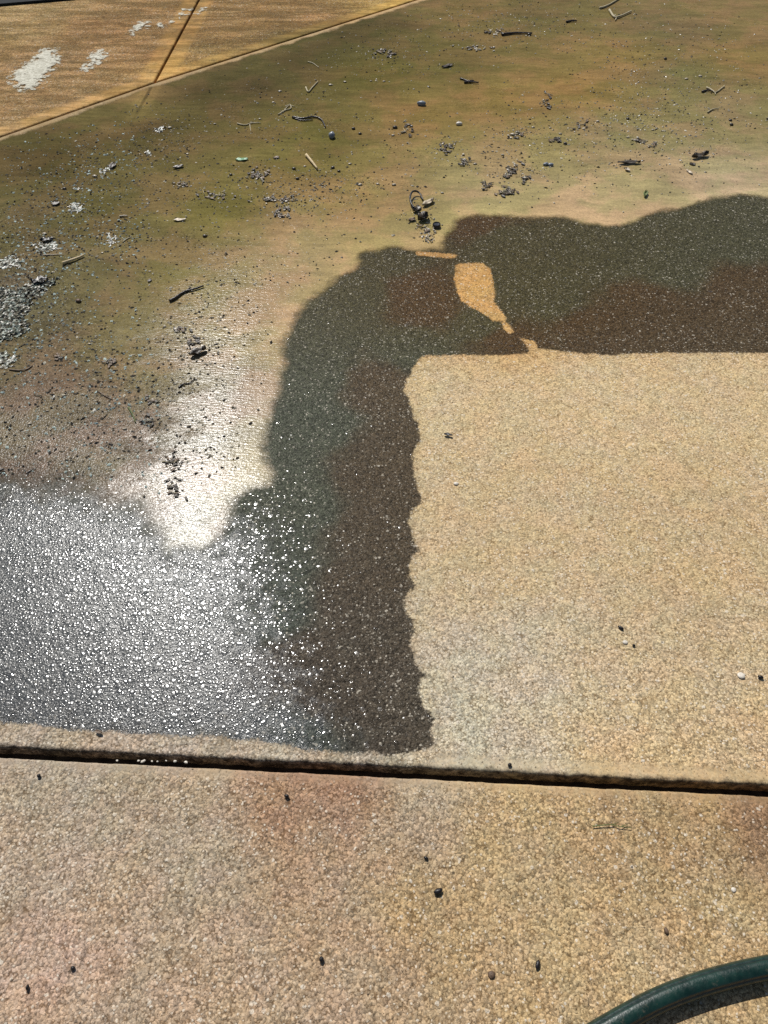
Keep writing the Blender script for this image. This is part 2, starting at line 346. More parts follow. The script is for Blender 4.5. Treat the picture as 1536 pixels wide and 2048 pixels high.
def rows(ya, yb, mid):                                  # per-column row positions: both lips fine, the middle even
    n = len(ya); out = np.empty((n, 2*len(LIP)+mid))
    t = np.linspace(0, 1, mid+2)[1:-1]
    for i in range(n):
        a, b = ya[i]+LIP[-1]*1.4, yb[i]-LIP[-1]*1.6
        out[i] = np.concatenate([ya[i]+LIP*1.4*.72, a+(b-a)*t, (yb[i]-LIP*1.5)[::-1]])
    return out

# main slab between the two joints
xs = spaced(-2.5, 2.5, .012, -3.7, 5.5)
xs = np.unique(np.concatenate([xs, np.arange(-1.0, 1.0, .005)]))
rough_lip = np.convolve(rng.normal(0, 1, len(xs)+8), np.ones(9)/3, 'valid')*.0008
ya = L1(xs)+GAP1+rough_lip; yb = L2(xs)-GAP2*1.42
Y = rows(ya, yb, 430); nu, nv = Y.shape
XY = np.column_stack([np.repeat(xs, nv), Y.ravel()])
d_near = XY[:, 1]-np.repeat(ya, nv); d_far = (np.repeat(yb, nv)-XY[:, 1])*.71
Z = lip_z(d_near, .005)+lip_z(d_far, .009)
V, Fq = with_skirt(XY, Z, nu, nv, ('v0', 'v1'))
me = np_mesh('main_slab', V, Fq); P = V[:, :2]
dry = sdf(P, DRY)
for b in BLOBS: dry = np.maximum(dry, sdf(P, b))
dry = np.maximum(dry, .06-(L2(P[:, 0])-P[:, 1])*.71)
dry[nu*nv:] = .2
fattr(me, 'wet', -dry); fattr(me, 'pool', sdf(P, POOL)); fattr(me, 'coarse', np.full(len(P), .52)+.26*np.clip((1.1-P[:, 1])/.5, 0, 1))
rim = np.minimum(P[:, 1]-L1(P[:, 0]), (L2(P[:, 0])-P[:, 1])*.71); fattr(me, 'dirt_shade_mask', (P[:, 1]-L1(P[:, 0]) < .2).astype(float)); fattr(me, 'lip', rim); fattr(me, 'rim', rim+.1*np.clip((at(880, 1500).x-P[:, 0])/.15, 0, 1)*(P[:, 1] < 1.2))
cattr(me, 'tint', idw(P, B_ANCH, sh=(-3, 1, 6))); fattr(me, 'green', idw_scalar(P, GREEN))
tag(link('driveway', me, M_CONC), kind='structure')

# near slab, from the joint back past the viewer
xs = spaced(-1.3, 1.3, .012, -6, 6)
xs = np.unique(np.concatenate([xs, np.arange(-1.0, 1.0, .005)]))
yb = L1(xs)-GAP1+np.convolve(rng.normal(0, 1, len(xs)+8), np.ones(9)/3, 'valid')*.0005; ya = np.full(len(xs), -5.0)
t = np.concatenate([np.linspace(-5, -.1, 8), np.linspace(-.1, .52, 52)[1:]])
Y = np.empty((len(xs), len(t)+len(LIP)))
for i in range(len(xs)): Y[i] = np.concatenate([-5+(t+5)*(yb[i]-.03+5)/(.52+5), (yb[i]-LIP)[::-1]])
nu, nv = Y.shape; XY = np.column_stack([np.repeat(xs, nv), Y.ravel()])
Z = lip_z(np.repeat(yb, nv)-XY[:, 1], .006)
V, Fq = with_skirt(XY, Z, nu, nv, ('v1',)); me = np_mesh('near_slab', V, Fq); P = V[:, :2]
fattr(me, 'wet', np.full(len(P), -1)); fattr(me, 'pool', np.full(len(P), -1)); fattr(me, 'coarse', np.full(len(P), .85))
fattr(me, 'rim', L1(P[:, 0])-P[:, 1]+.012); cattr(me, 'tint', idw(P, A_ANCH, sh=(0, 1, 5)))
tag(link('walkway', me, M_CONC), kind='structure')

# the two far slabs either side of the cross joint
def far_slab(name, sgn):
    e = Vector((1, kl)).normalized()*-1 if sgn < 0 else Vector((1, kr)).normalized()
    n_ = abs(e.x*CROSS.y-e.y*CROSS.x)
    sv = np.concatenate([GAP2/n_+LIP*1.0/n_, np.linspace(.05, 3.4, 260), np.linspace(3.4, 9, 12)[1:]])
    tv = np.concatenate([GAP2/n_+LIP*1.0/n_, np.linspace(.05, 3.2, 250), np.linspace(3.2, 9, 12)[1:]])
    s, t = np.meshgrid(sv, tv, indexing='ij'); s, t = s.ravel(), t.ravel()
    XY = np.column_stack([pX.x+s*e.x+t*CROSS.x, pX.y+s*e.y+t*CROSS.y])
    ds, dt = s*n_-GAP2, t*n_-GAP2
    Z = lip_z(ds, .008)+lip_z(dt, .008)
    if sgn < 0:
        V, Fq = with_skirt(XY, Z, len(sv), len(tv), ('v0', 'u0')); Fq = Fq[:, ::-1]
    else: V, Fq = with_skirt(XY, Z, len(sv), len(tv), ('v0', 'u0'))
    me = np_mesh(name, V, Fq); P = V[:, :2]
    pad = len(V)-len(s); dt2 = np.concatenate([dt, np.zeros(pad)]); ds2 = np.concatenate([ds, np.full(pad, .5)]); s2 = np.concatenate([s, np.zeros(pad)])
    wet = np.full(len(P), -1.0)
    if sgn < 0: wet = np.where(s2 > .95, .014-dt2, -1)
    fattr(me, 'wet', wet); fattr(me, 'pool', np.full(len(P), -1)); fattr(me, 'coarse', np.full(len(P), .8))
    fattr(me, 'far', np.ones(len(P))); fattr(me, 'rim', np.minimum(ds2, dt2)*.5); cattr(me, 'tint', idw(P, C_ANCH, sh=(7, 4, 2)))
    tag(link(name, me, M_CONC), kind='structure')
far_slab('pavement', -1); far_slab('far_pavement', 1)

# soil under and around the slabs
nsoil = 40; q = np.linspace(-90, 90, nsoil); sx, sy = np.meshgrid(q, q, indexing='ij')
me = np_mesh('soil', np.column_stack([sx.ravel(), sy.ravel(), np.full(nsoil*nsoil, -.035)]), grid_faces(nsoil, nsoil))
tag(link('ground', me, M_EARTH), kind='structure')

# ------------------------------------------------------------------ silty water film over the main slab
MUD = wpoly([(-700,960),(-200,985),(0,985),(70,1010),(130,1000),(190,1030),(250,1030),(280,1070),(300,1078),(330,1108),(370,1098),(400,1112),(430,1095),(448,1085),(466,1040),(478,1002),(500,985),(548,972),(552,950),(540,900),
  (545,850),(560,800),(572,740),(578,680),(595,640),(620,605),(640,585),(690,555),(722,535),(728,508),(790,498),(830,505),(890,502),(900,470),(925,440),(960,433),(1030,435),
  (1090,440),(1130,436),(1160,448),(1210,456),(1260,450),(1310,430),(1380,418),(1420,400),(1480,393),(1536,398),(1800,385),(2600,330),(2600,-300),(830,-300),(-700,300)])
BED = wpoly([(-500,380),(60,420),(170,560),(270,690),(350,730),(370,800),(330,880),(260,960),(200,1000),(150,1150),(-500,1120)])
MUD_ANCH = [(287,205,(150,125,82)),(272,235,(124,104,68)),(330,205,(95,82,53)),(240,225,(98,85,55)),(100,310,(86,74,46)),(300,260,(82,70,44)),(500,170,(86,74,48)),(700,60,(84,74,44)),(400,190,(82,70,44)),(600,110,(84,73,45)),(200,420,(106,93,60)),(450,420,(119,105,62)),(60,450,(102,90,63)),(640,270,(110,98,58)),(750,150,(104,92,52)),
  (900,130,(112,98,60)),(850,230,(142,114,73)),(1000,200,(144,116,73)),(1150,180,(146,117,73)),(1350,60,(120,104,73)),(1350,150,(118,107,74)),(1250,280,(142,127,94)),(1450,230,(140,124,91)),(1000,330,(157,137,99)),
  (780,400,(154,128,86)),(600,330,(122,106,66)),(700,420,(154,125,82)),(350,560,(126,111,71)),(250,600,(132,114,82)),(100,650,(104,90,73)),(450,600,(148,128,92)),(560,560,(170,141,104)),(650,520,(181,150,113)),
  (700,480,(173,145,100)),(1000,400,(182,158,117)),(1200,410,(190,162,125)),(1450,370,(184,161,130)),(1300,350,(174,151,114)),(300,720,(132,114,84)),(150,800,(110,92,76)),(100,900,(114,96,82)),(300,850,(114,97,82)),
  (570,650,(174,146,111)),(548,900,(168,146,122)),(530,940,(168,146,122)),(490,1000,(150,134,114)),(400,900,(120,108,94)),(380,1050,(110,104,96)),(960,20,(132,107,71)),(1480,30,(138,114,79)),(880,480,(170,149,104)),(1050,30,(112,98,63)),(1480,120,(140,114,74)),(1250,120,(146,118,76)),
  (560,100,(100,88,55)),(150,560,(112,98,72)),(30,600,(96,90,76))]
xs = spaced(-2.5, 2.5, .012, -3.4, 5.0); lo_ = np.full(len(xs), .95); hi_ = L2(xs)-.012
nv = 420; Y = lo_[:, None]+(hi_-lo_)[:, None]*np.linspace(0, 1, nv)[None, :]; nu = len(xs)
P = np.column_stack([np.repeat(xs, nv), Y.ravel()])
dep = np.minimum(sdf(P, MUD), (L2(P[:, 0])-P[:, 1])*.71-.032)
z = .0012+.0022*np.clip(dep/.12, 0, 1)
Fq = grid_faces(nu, nv); Fq = Fq[(dep[Fq] > -.05).any(1)]
used = np.unique(Fq); mp = np.full(len(P), -1); mp[used] = np.arange(len(used))
me = np_mesh('silt_film', np.column_stack([P, z])[used], mp[Fq]); P = P[used]
fattr(me, 'depth', dep[used]); fattr(me, 'inner', sdf(P, MUD))
rel = P-np.array([pX.x, pX.y]); along = -(rel@np.array([CROSS.x, CROSS.y])); fattr(me, 'seam', np.where(along > 0, rel@np.array([CROSS.y, -CROSS.x]), 9)); fattr(me, 'seam_run', along); fattr(me, 'rough_bed', sdf(P, BED)); cattr(me, 'tint', idw(P, MUD_ANCH, 3.0, .1))
tag(link('muddy_water', me, M_MUD), 'thin film of silty brown water spreading over the driveway slab', 'muddy water', kind='stuff')

# ------------------------------------------------------------------ small meshes
def stone_bm(bm, c, r, squash=(1, 1, .7), rz=0, jit=.22, sub=1):
    res = bmesh.ops.create_icosphere(bm, subdivisions=sub, radius=1)
    m = Matrix.Rotation(rz, 3, 'Z')
    for v in res['verts']:
        k = 1+random.uniform(-jit, jit)
        p = Vector((v.co.x*squash[0], v.co.y*squash[1], v.co.z*squash[2]))*r*k
        v.co = m@p + Vector(c)
def tube_bm(bm, pts, r0, r1=None, seg=7, jit=.12):
    r1 = r0 if r1 is None else r1; n = len(pts); prev = None; first = None
    for i, p in enumerate(pts):
        a = pts[max(i-1, 0)]; b = pts[min(i+1, n-1)]; t = (b-a).normalized()
        side = t.cross(Vector((0, 0, 1))); side = side.normalized() if side.length > 1e-5 else Vector((1, 0, 0)); up = side.cross(t)
        r = r0+(r1-r0)*i/max(n-1, 1)
        ring = [bm.verts.new(p+(side*math.cos(2*math.pi*k/seg)+up*math.sin(2*math.pi*k/seg))*r*(1+random.uniform(-jit, jit))) for k in range(seg)]
        if prev: [bm.faces.new((prev[k], prev[(k+1) % seg], ring[(k+1) % seg], ring[k])) for k in range(seg)]
        else: first = ring
        prev = ring
    bm.faces.new(first[::-1]); bm.faces.new(prev)
def leaf_bm(bm, c, L, Wd, rz, curl=.3, th=.0012, n=9, z0=.001, wave=.3):
    """a crumpled, curled leaf blade with real thickness"""
    m = Matrix.Rotation(rz, 3, 'Z'); top, bot = [], []
    ph = random.uniform(0, 6)
    for i in range(n):
        s = i/(n-1); w = Wd*.5*max(.06, math.sin(math.pi*min(1, s*.94+.03))**.7)*(1+random.uniform(-.2, .2))
        rt, rb = [], []
        for j in (-1, -.5, 0, .5, 1):
            z = z0+th+curl*Wd*(j*j*.6)+L*.10*wave*math.sin(ph+s*5+j)**2+curl*L*.25*(s-.5)**2
            p = m@Vector(((s-.5)*L, j*w, z))+Vector(c)
            rt.append(bm.verts.new(p)); rb.append(bm.verts.new(p-Vector((0, 0, th))))
        top.append(rt); bot.append(rb)
    for i in range(n-1):
        for j in range(4):
            bm.faces.new((top[i][j], top[i+1][j], top[i+1][j+1], top[i][j+1]))
            bm.faces.new((bot[i][j+1], bot[i+1][j+1], bot[i+1][j], bot[i][j]))
        bm.faces.new((bot[i][0], bot[i+1][0], top[i+1][0], top[i][0]))
        bm.faces.new((top[i][4], top[i+1][4], bot[i+1][4], bot[i][4]))
    for e, fl in ((0, False), (n-1, True)):
        for j in range(4):
            q = [top[e][j], top[e][j+1], bot[e][j+1], bot[e][j]]; bm.faces.new(q[::-1] if fl else q)
def finish(name, bm, mat, parent=None, origin=None, smooth=True):
    bmesh.ops.recalc_face_normals(bm, faces=bm.faces)
    if origin is not None: bmesh.ops.translate(bm, verts=bm.verts, vec=-Vector(origin))
    me = bpy.data.meshes.new(name); bm.to_mesh(me); bm.free()
    for p in me.polygons: p.use_smooth = smooth
    o = link(name, me, mat, parent)
    if origin is not None: o.location = origin
    return o
Z0 = .003
def path(px, z=.003, k=4):
    P = [at(u, v) for u, v in px]; out = []
    for i in range(len(P)-1):
        a, b = P[max(i-1, 0)], P[min(i+2, len(P)-1)]
        for j in range(k):
            t = j/k; p, q = P[i], P[i+1]
            out.append(.5*((2*p)+(q-a)*t+(2*a-5*p+4*q-b)*t*t+(3*p-a-3*q+b)*t**3))
    out.append(P[-1])
    return [Vector((p.x, p.y, z+random.uniform(0, .0015))) for p in out]
def twig(label, strokes, mat, rpx, cat='twig', name='twig', group=None, lift=1.0):
    """strokes: photo polylines; the first is the stem, others are side shoots (parts)"""
    u, v = strokes[0][0]; o0 = at(u, v); root = None
    for i, st in enumerate(strokes):
        r = mpp(*st[0])*rpx*(1 if i == 0 else .7); bm = bmesh.new()
        tube_bm(bm, path(st, Z0+r*lift), r, r*.55)
        o = finish(name if i == 0 else 'side_shoot', bm, mat, root, o0)
        if i == 0: root = o
        else: o.location = (0, 0, 0)
    return tag(root, label, cat, group)
def leaf(label, u, v, lpx, wpx, deg, mat, cat='leaf', curl=.3, name='fallen_leaf', wave=.5, group=None):
    c = at(u, v); m = mpp(u, v); a = math.radians(deg)
    # on-screen direction -> ground direction
    e = (at(u+math.cos(a)*lpx/2, v-math.sin(a)*lpx/2)-at(u-math.cos(a)*lpx/2, v+math.sin(a)*lpx/2)); L = e.length
    bm = bmesh.new(); leaf_bm(bm, Vector((c.x, c.y, Z0)), L, wpx*m*1.3, math.atan2(e.y, e.x), curl, wave=wave)
    return tag(finish(name, bm, mat, None, (c.x, c.y, Z0)), label, cat, group)
def pebble(label, u, v, dpx, mat, cat='pebble', name='pebble', sq=(1.2, .9, .7), group=None, sub=2, jit=.1, z0=Z0):
    c = at(u, v); r = mpp(u, v)*dpx*.42; bm = bmesh.new()
    stone_bm(bm, (c.x, c.y, z0+r*sq[2]*.75), r, sq, random.uniform(-.4, .4), jit, sub)
    return tag(finish(name, bm, mat, None, (c.x, c.y, z0)), label, cat, group)
def clump(label, u, v, wpx, hpx, n, dark=.6, cat='debris clump', name='debris_clump', tilt=0):
    """leaf scraps, grit and stem bits washed together: one thing, scraps and grit as its parts"""
    c = at(u, v); o0 = Vector((c.x, c.y, Z0)); root = bpy.data.objects.new(name, None); C.objects.link(root); root.location = o0
    tag(root, label, cat); a = math.radians(tilt)
    def part(nm, bm, mt, sm=True):
        o = finish(nm, bm, mt, root, o0, sm); o.location = (0, 0, 0)
    for i in range(int(n*1.35)):
        x, y = random.gauss(0, .30)*wpx, random.gauss(0, .33)*hpx
        q = at(u+x*math.cos(a)+y*math.sin(a), v-x*math.sin(a)+y*math.cos(a)); m = mpp(u, v); k = random.random(); bm = bmesh.new()
        if k < dark:
            leaf_bm(bm, Vector((q.x, q.y, Z0+random.uniform(0, .0015))), m*random.uniform(6, 14), m*random.uniform(3.5, 6), random.uniform(0, 6.3), .3, n=5, wave=.6)
            part('leaf_scrap', bm, M_LEAF if random.random() < .75 else M_BROWN)
        else:
            stone_bm(bm, (q.x, q.y, Z0+.001+random.uniform(0, .003)), m*random.uniform(1.2, 2.8), (1.2, .9, .7), random.uniform(0, 6), .3)
            part('grain', bm, M_DRAB if random.random() < .5 else M_STONE, False)
        if k > .82:
            w = random.uniform(0, 6.3); e = Vector((math.cos(w), math.sin(w), .2))*m*random.uniform(5, 10); p = Vector((q.x, q.y, Z0+.004)); bm = bmesh.new()
            tube_bm(bm, [p-e, p+Vector((0, 0, .002)), p+e], m*.8, m*.5, 5); part('stem_bit', bm, M_STEM)
    return root
def mound(label, poly_px, hgt, name='sediment_mound', cat='sediment'):
    """a low wet heap of silt and gravel with lumps"""
    poly = wpoly(poly_px); lo, hi = poly.min(0)-.04, poly.max(0)+.04; st = .0045; hgt *= .6
    gx, gy = np.arange(lo[0], hi[0], st), np.arange(lo[1], hi[1], st); X, Yg = np.meshgrid(gx, gy, indexing='ij'); P = np.column_stack([X.ravel(), Yg.ravel()])
    s = sdf(P, poly)+rng.normal(0, .016, len(P))-.004; lump = rng.random(len(P))
    z = .0005+hgt*np.clip(s/.05, 0, 1)**.7*(.35+.65*lump)
    Fq = grid_faces(len(gx), len(gy)); Fq = Fq[(s[Fq] > 0).all(1)]
    if not len(Fq): return
    lab = np.arange(len(P))                              # keep the largest connected piece
    for _ in range(400):
        m_ = lab[Fq].min(1); new = lab.copy(); np.minimum.at(new, Fq.ravel(), np.repeat(m_, 4))
        if (new == lab).all(): break
        lab = new
    ids, cnt = np.unique(lab[Fq[:, 0]], return_counts=True); Fq = Fq[lab[Fq[:, 0]] == ids[cnt.argmax()]]
    us = np.unique(Fq); mp = np.full(len(P), -1); mp[us] = np.arange(len(us))
    c = P[us].mean(0); me = np_mesh(name, np.column_stack([P-c, z])[us], mp[Fq], False)
    k = rng.random(len(us)); pal = np.where(k[:, None] < .34, [.030, .030, .022], np.where(k[:, None] < .74, [.14, .12, .075], np.where(k[:, None] < .88, [.22, .24, .18], [.50, .56, .48])))
    cattr(me, 'tint', pal)
    o = link(name, me, M_GRIT); o.location = (c[0], c[1], Z0); return tag(o, label, cat)

# ------------------------------------------------------------------ fine grit strewn in the silt: beyond counting
def scatter_grit():
    spots = [(110,480,90,50,420),(60,620,60,60,500),(160,400,60,40,260),(230,330,60,30,200),(330,260,50,25,200),(300,310,50,18,90),(120,360,80,40,250),(60,520,70,40,300),(250,480,40,25,160),(150,720,110,60,380),
      (320,760,90,70,260),(200,860,130,70,360),(350,370,70,40,90),(440,390,70,25,110),(560,400,45,30,160),(640,370,40,25,120),(650,400,40,40,90),(520,345,30,15,70),(500,220,70,35,80),(560,255,40,20,60),(620,185,60,35,70),
      (700,90,60,25,50),(770,110,50,22,120),(820,130,60,25,50),(880,40,70,20,90),(980,60,70,30,220),(1100,40,110,25,200),(1290,140,80,50,220),(1330,230,90,60,420),(1250,260,70,40,260),(1420,80,80,40,160),(1450,220,70,50,120),
      (1050,260,55,30,160),(1020,330,40,30,130),(895,310,30,25,80),(790,260,50,30,60),(730,380,60,40,90),(640,520,60,30,40),(480,560,60,35,60),(420,610,70,40,70),(390,700,40,25,70),(520,620,40,40,30),(860,470,14,14,60),(1100,350,60,25,70),
      (1150,300,80,40,110),(1380,330,40,18,40),(840,430,20,25,60),(1200,100,70,40,120),(700,300,90,60,100),(430,500,90,40,80)]
    px = []
    for u, v, su, sv, n in spots: px += [(rng.normal(u, su), rng.normal(v, sv)) for _ in range(int(n*1.7))]
    px += [(rng.uniform(-40, 1560), rng.uniform(60, 460)) for _ in range(1100)]
    px += [(rng.uniform(-20, 480), rng.uniform(250, 960)) for _ in range(2200)]
    P = np.array([tuple(at(u, v)[:2])+(mpp(u, v),) for u, v in px if v > -40])
    ok = (sdf(P[:, :2], MUD) > .05) & ((L2(P[:, 0])-P[:, 1])*.71 > .09); P = P[ok]; n = len(P)
    base = np.array([(1,0,0),(0,1,0),(-1,0,0),(0,-1,0),(0,0,.8),(0,0,-.5)], float)
    fc = np.array([(0,1,4),(1,2,4),(2,3,4),(3,0,4),(1,0,5),(2,1,5),(3,2,5),(0,3,5)])
    r = .0014+.0032*rng.random(n)**2.4; a = rng.uniform(0, 6.28, n); asp = rng.uniform(.9, 2.0, n)
    b = base[None]*(1+rng.uniform(-.3, .3, (n, 6, 1))); x = b[..., 0]*asp[:, None]*r[:, None]; y = b[..., 1]*r[:, None]; zz = b[..., 2]*r[:, None]
    ca, sa = np.cos(a)[:, None], np.sin(a)[:, None]
    V = np.stack([P[:, 0:1]+x*ca-y*sa, P[:, 1:2]+x*sa+y*ca, zz+Z0+r[:, None]*.35], -1).reshape(-1, 3)
    Fq = (fc[None]+6*np.arange(n)[:, None, None]).reshape(-1, 3)
    me = np_mesh('grit', V, Fq, False)
    k = rng.random(n); pal = np.where(k[:, None] < .27, [.05, .042, .032], np.where(k[:, None] < .58, [.18, .15, .10], [.58, .52, .40]))*rng.uniform(.7, 1.2, (n, 1))
    left = (P[:, 0] < at(300, 600).x-.25*(P[:, 1]-at(300, 600).y)) & (k > .66); pal[left] = np.array([.50, .58, .52])*rng.uniform(.8, 1.3, (left.sum(), 1))  # green-white grains on the left carry the wet glints in their colour
    cattr(me, 'tint', np.repeat(np.clip(pal, 0, .9), 6, 0))
    tag(link('grit', me, M_GRIT), 'loose grit and tiny leaf crumbs strewn through the brown silt', 'grit', kind='stuff')
scatter_grit()

# ------------------------------------------------------------------ heaps of sediment
mound('broad wet heap of grey gravelly sediment at the left edge of the mud', [(-60,560),(30,575),(70,562),(125,552),(128,568),(95,590),(75,605),(60,640),(70,665),(30,690),(-60,700)], .016)
mound('small glinting sediment patch just above the pale thick stick', [(60,490),(85,478),(125,482),(128,500),(110,510),(70,508)], .008)
mound('small sediment patch by the frame edge, left of the pale thick stick', [(-20,515),(30,510),(60,520),(40,540),(-20,545)], .009)
mound('grey sediment patch in the dark olive mud right below a smaller bright one', [(128,412),(150,402),(175,405),(175,425),(150,432),(130,430)], .007)
mound('bright little sediment patch with a tapering top in the olive mud', [(138,375),(150,352),(162,368),(172,378),(160,384),(142,384)], .008)
mound('sediment patch beside a dark leaf in the olive mud below the slab corner', [(190,345),(205,335),(224,330),(226,345),(210,352),(194,352)], .007)
mound('triangular grey sediment patch nearest to the crossing of the far joints', [(304,258),(312,242),(322,246),(334,262),(330,270),(308,270)], .008)
mound('flat pale sediment bar below the triangular patch near the joint crossing', [(272,312),(274,304),(305,303),(325,310),(300,317)], .006)
mound('square grey sediment patch near a thin pale straw on the mud', [(208,482),(214,466),(240,465),(240,492),(222,496),(210,492)], .006)
mound('low grey sediment streak beside the greyish pebbly mud', [(84,798),(98,778),(124,780),(122,796),(104,806)], .008)
mound('low sediment ridge in the pebbly mud below the dark twigs', [(150,820),(190,812),(215,820),(190,834),(160,834)], .006)
mound('ragged sediment streak running down the frame edge below the broad heap', [(-30,705),(20,700),(50,715),(30,740),(-30,750)], .009)

# ------------------------------------------------------------------ sticks, twigs and leaves on the mud
twig('pale thick stick lying on gravelly mud beside the grey sediment', [[(127,531),(148,524),(169,515)]], M_STICK, 3.4, 'stick', 'stick')
twig('pale thick stick pointing down right in the open olive mud', [[(613,315),(624,328),(635,342)]], M_STICK, 3.2, 'stick', 'stick')
twig('long dark curving twig with a second strand, hooked at its end', [[(585,238),(605,241),(628,237),(643,243),(651,258)], [(590,240),(605,244),(626,243)]], M_TWIG, 2.2)
twig('curled pale stems tangled at the end of the long dark twig', [[(557,232),(570,224),(582,220),(580,212),(572,216)], [(566,228),(578,214),(590,216)]], M_STEM, 1.5, 'stem', 'stem')
twig('straight black twig by the top of the mud with a pointed end', [[(1003,73),(1030,70),(1064,71)]], M_TWIG, 2.6)
twig('short thin black twig right of the straight black one', [[(1132,47),(1142,45),(1153,45)]], M_TWIG, 2.0)
twig('pale twig reaching up to the top edge of the picture', [[(1198,20),(1215,14),(1232,4),(1245,-4)]], M_STEM, 1.9)
twig('pale forked twig just below the one at the top edge', [[(1218,24),(1228,38),(1240,36),(1262,26)], [(1228,38),(1224,30)], [(1233,37),(1230,44)]], M_STEM, 2.4)
twig('pale V shaped twig on the grey gravelly mud to the right', [[(1412,178),(1422,183),(1429,188),(1438,183),(1448,175)], [(1429,188),(1430,192)]], M_STEM, 1.8)
twig('dark twig lying against the pale V shaped twig', [[(1403,187),(1413,184),(1424,186)]], M_TWIG, 2.0)
twig('small pale twig below the V shaped twig', [[(1414,228),(1424,222),(1436,220)]], M_STEM, 1.6)
twig('dark insect like twig with thin legs in the ochre mud', [[(928,168),(940,168),(957,169)], [(920,160),(932,164),(942,168)], [(936,166),(948,164)]], M_TWIG, 2.4)
twig('wriggling dark twig in the tan mud left of the damp strip', [[(340,606),(352,600),(362,592),(374,586),(390,582),(408,576)], [(374,586),(382,578)]], M_TWIG, 3.0)
twig('crooked dark twig above the glare on the pebbly mud', [[(358,778),(368,771),(380,769),(390,760)]], M_TWIG, 1.8)
twig('slim green brown stem standing steep in the pebbly mud', [[(258,818),(266,832),(272,848)]], M_MOSS, 2.0, 'stem', 'stem')
twig('thin brown straw left of the steep green stem', [[(198,786),(210,794),(226,802)]], M_BROWN, 1.4, 'straw', 'straw')
twig('thin pale straw beside the square sediment patch', [[(246,487),(254,481),(262,477)]], M_STEM, 1.2, 'straw', 'straw')
twig('small white straw lying level in the olive mud', [[(240,436),(248,435),(256,435)]], M_PALE, 1.9, 'straw', 'straw')
twig('long thin pale straw above the pale thick stick', [[(88,513),(108,512),(128,512)]], M_PALE, 1.3, 'straw', 'straw')
twig('broken brown straw in the dark mud with a bend', [[(475,250),(490,253),(505,249),(522,249)], [(500,252),(502,266)]], M_STEM, 1.4, 'straw', 'straw')
twig('pale check mark shaped stem below the far joint', [[(612,178),(617,187),(625,178),(636,166)]], M_STEM, 1.7, 'stem', 'stem')
twig('thin curved pale stem in the dark mud close to the far joint', [[(616,126),(628,130),(638,138)]], M_STEM, 1.0, 'stem', 'stem')
twig('dark stub of twig at the left edge of the pebbly mud', [[(-4,947),(4,944),(10,941)]], M_TWIG, 3.0)
twig('dark thin twig on the pebbly mud near the left edge', [[(54,950),(62,944),(70,940)]], M_TWIG, 1.6)
twig('brown twig trailing from the left edge below the sediment streak', [[(20,742),(40,744),(56,741),(66,734)]], M_BROWN, 1.8)

leaf('black pointed leaf stranded above the pale silt margin', 1257, 329, 46, 9, 2, M_LEAF, curl=.35)
leaf('pale crumpled leaf scrap under the black pointed leaf', 1254, 343, 10, 7, -30, M_PALE, curl=.5)
leaf('dark ragged leaf at the right end of the silt', 1399, 316, 34, 10, 12, M_LEAF, curl=.5, wave=1)
leaf('small dark leaf scrap below the ragged leaf', 1384, 331, 13, 6, -10, M_LEAF)
leaf('pale leaf scrap trailing from the small dark one', 1378, 347, 15, 5, -35, M_PALE)
leaf('dark leaf with a pale rim in the olive mud by the top', 895, 135, 24, 7, 15, M_LEAF)
leaf('dark leaf in the olive mud beside the smooth water', 357, 337, 22, 7, 12, M_LEAF, curl=.4)
leaf('pale edged narrow leaf in the smooth olive mud', 360, 443, 26, 6, 3, M_PALE, curl=.3)
leaf('black curled leaf with frayed end over the pebbly mud', 397, 709, 36, 13, 24, M_LEAF, curl=.6, wave=1)
clump('dark leaf lump on the upper part of the glare', 348, 925, 26, 22, 16, .8)
clump('dark leaf lump on the lower part of the glare', 348, 982, 22, 26, 16, .8)
leaf('small green leaf floating in the olive mud', 484, 322, 26, 8, 2, M_GREEN, curl=.2)
leaf('dark wedge shaped leaf beside the sediment below the slab corner', 226, 335, 14, 10, 60, M_LEAF)
leaf('dark round leaf scrap with a pale stalk in the far left mud', 112, 411, 18, 9, 8, M_LEAF)
leaf('dark slick leaf across the top of the broad grey heap', 82, 567, 34, 16, 14, M_BLACK, curl=.4, wave=1)
leaf('dark slick leaf across the small glinting sediment patch', 95, 484, 28, 9, 4, M_BLACK, curl=.4, wave=1)
leaf('thin dark leaf scrap in the tan mud near the wriggling twig', 300, 564, 9, 5, 45, M_LEAF)
leaf('flat brown leaf scrap near the dark check shaped scrap', 553, 318, 13, 6, 12, M_BROWN)
leaf('shiny white curl of leaf beside the looped strap', 856, 410, 26, 9, 28, M_PALE, curl=.6)
leaf('dark folded leaf under the looped strap', 846, 441, 22, 16, 20, M_LEAF, curl=.7, wave=1)
leaf('dark leaf fold touching the foot of the looped strap', 834, 425, 18, 12, 0, M_LEAF, curl=.6, wave=1)
leaf('small dark leaf scrap left of the folded leaf', 824, 443, 14, 7, 20, M_BROWN, curl=.5)
leaf('tiny upright sprout on the pale silt margin', 1290, 392, 12, 7, 70, M_MOSS, curl=.6)

# looped dark strap
bm = bmesh.new(); P_ = path([(846,404),(838,393),(826,393),(820,404),(823,416),(832,424)], .006, 5)
for i, p in enumerate(P_): p.z = .006+.016*math.sin(math.pi*i/(len(P_)-1))
tube_bm(bm, P_, .0032, .004, 6)
bmesh.ops.scale(bm, vec=(1, 1, 1), verts=bm.verts)
o = finish('strap', bm, M_BLACK, None, at(832, 424)); tag(o, 'dark strap of bark arching in a loop at the edge of the silt', 'bark strap')
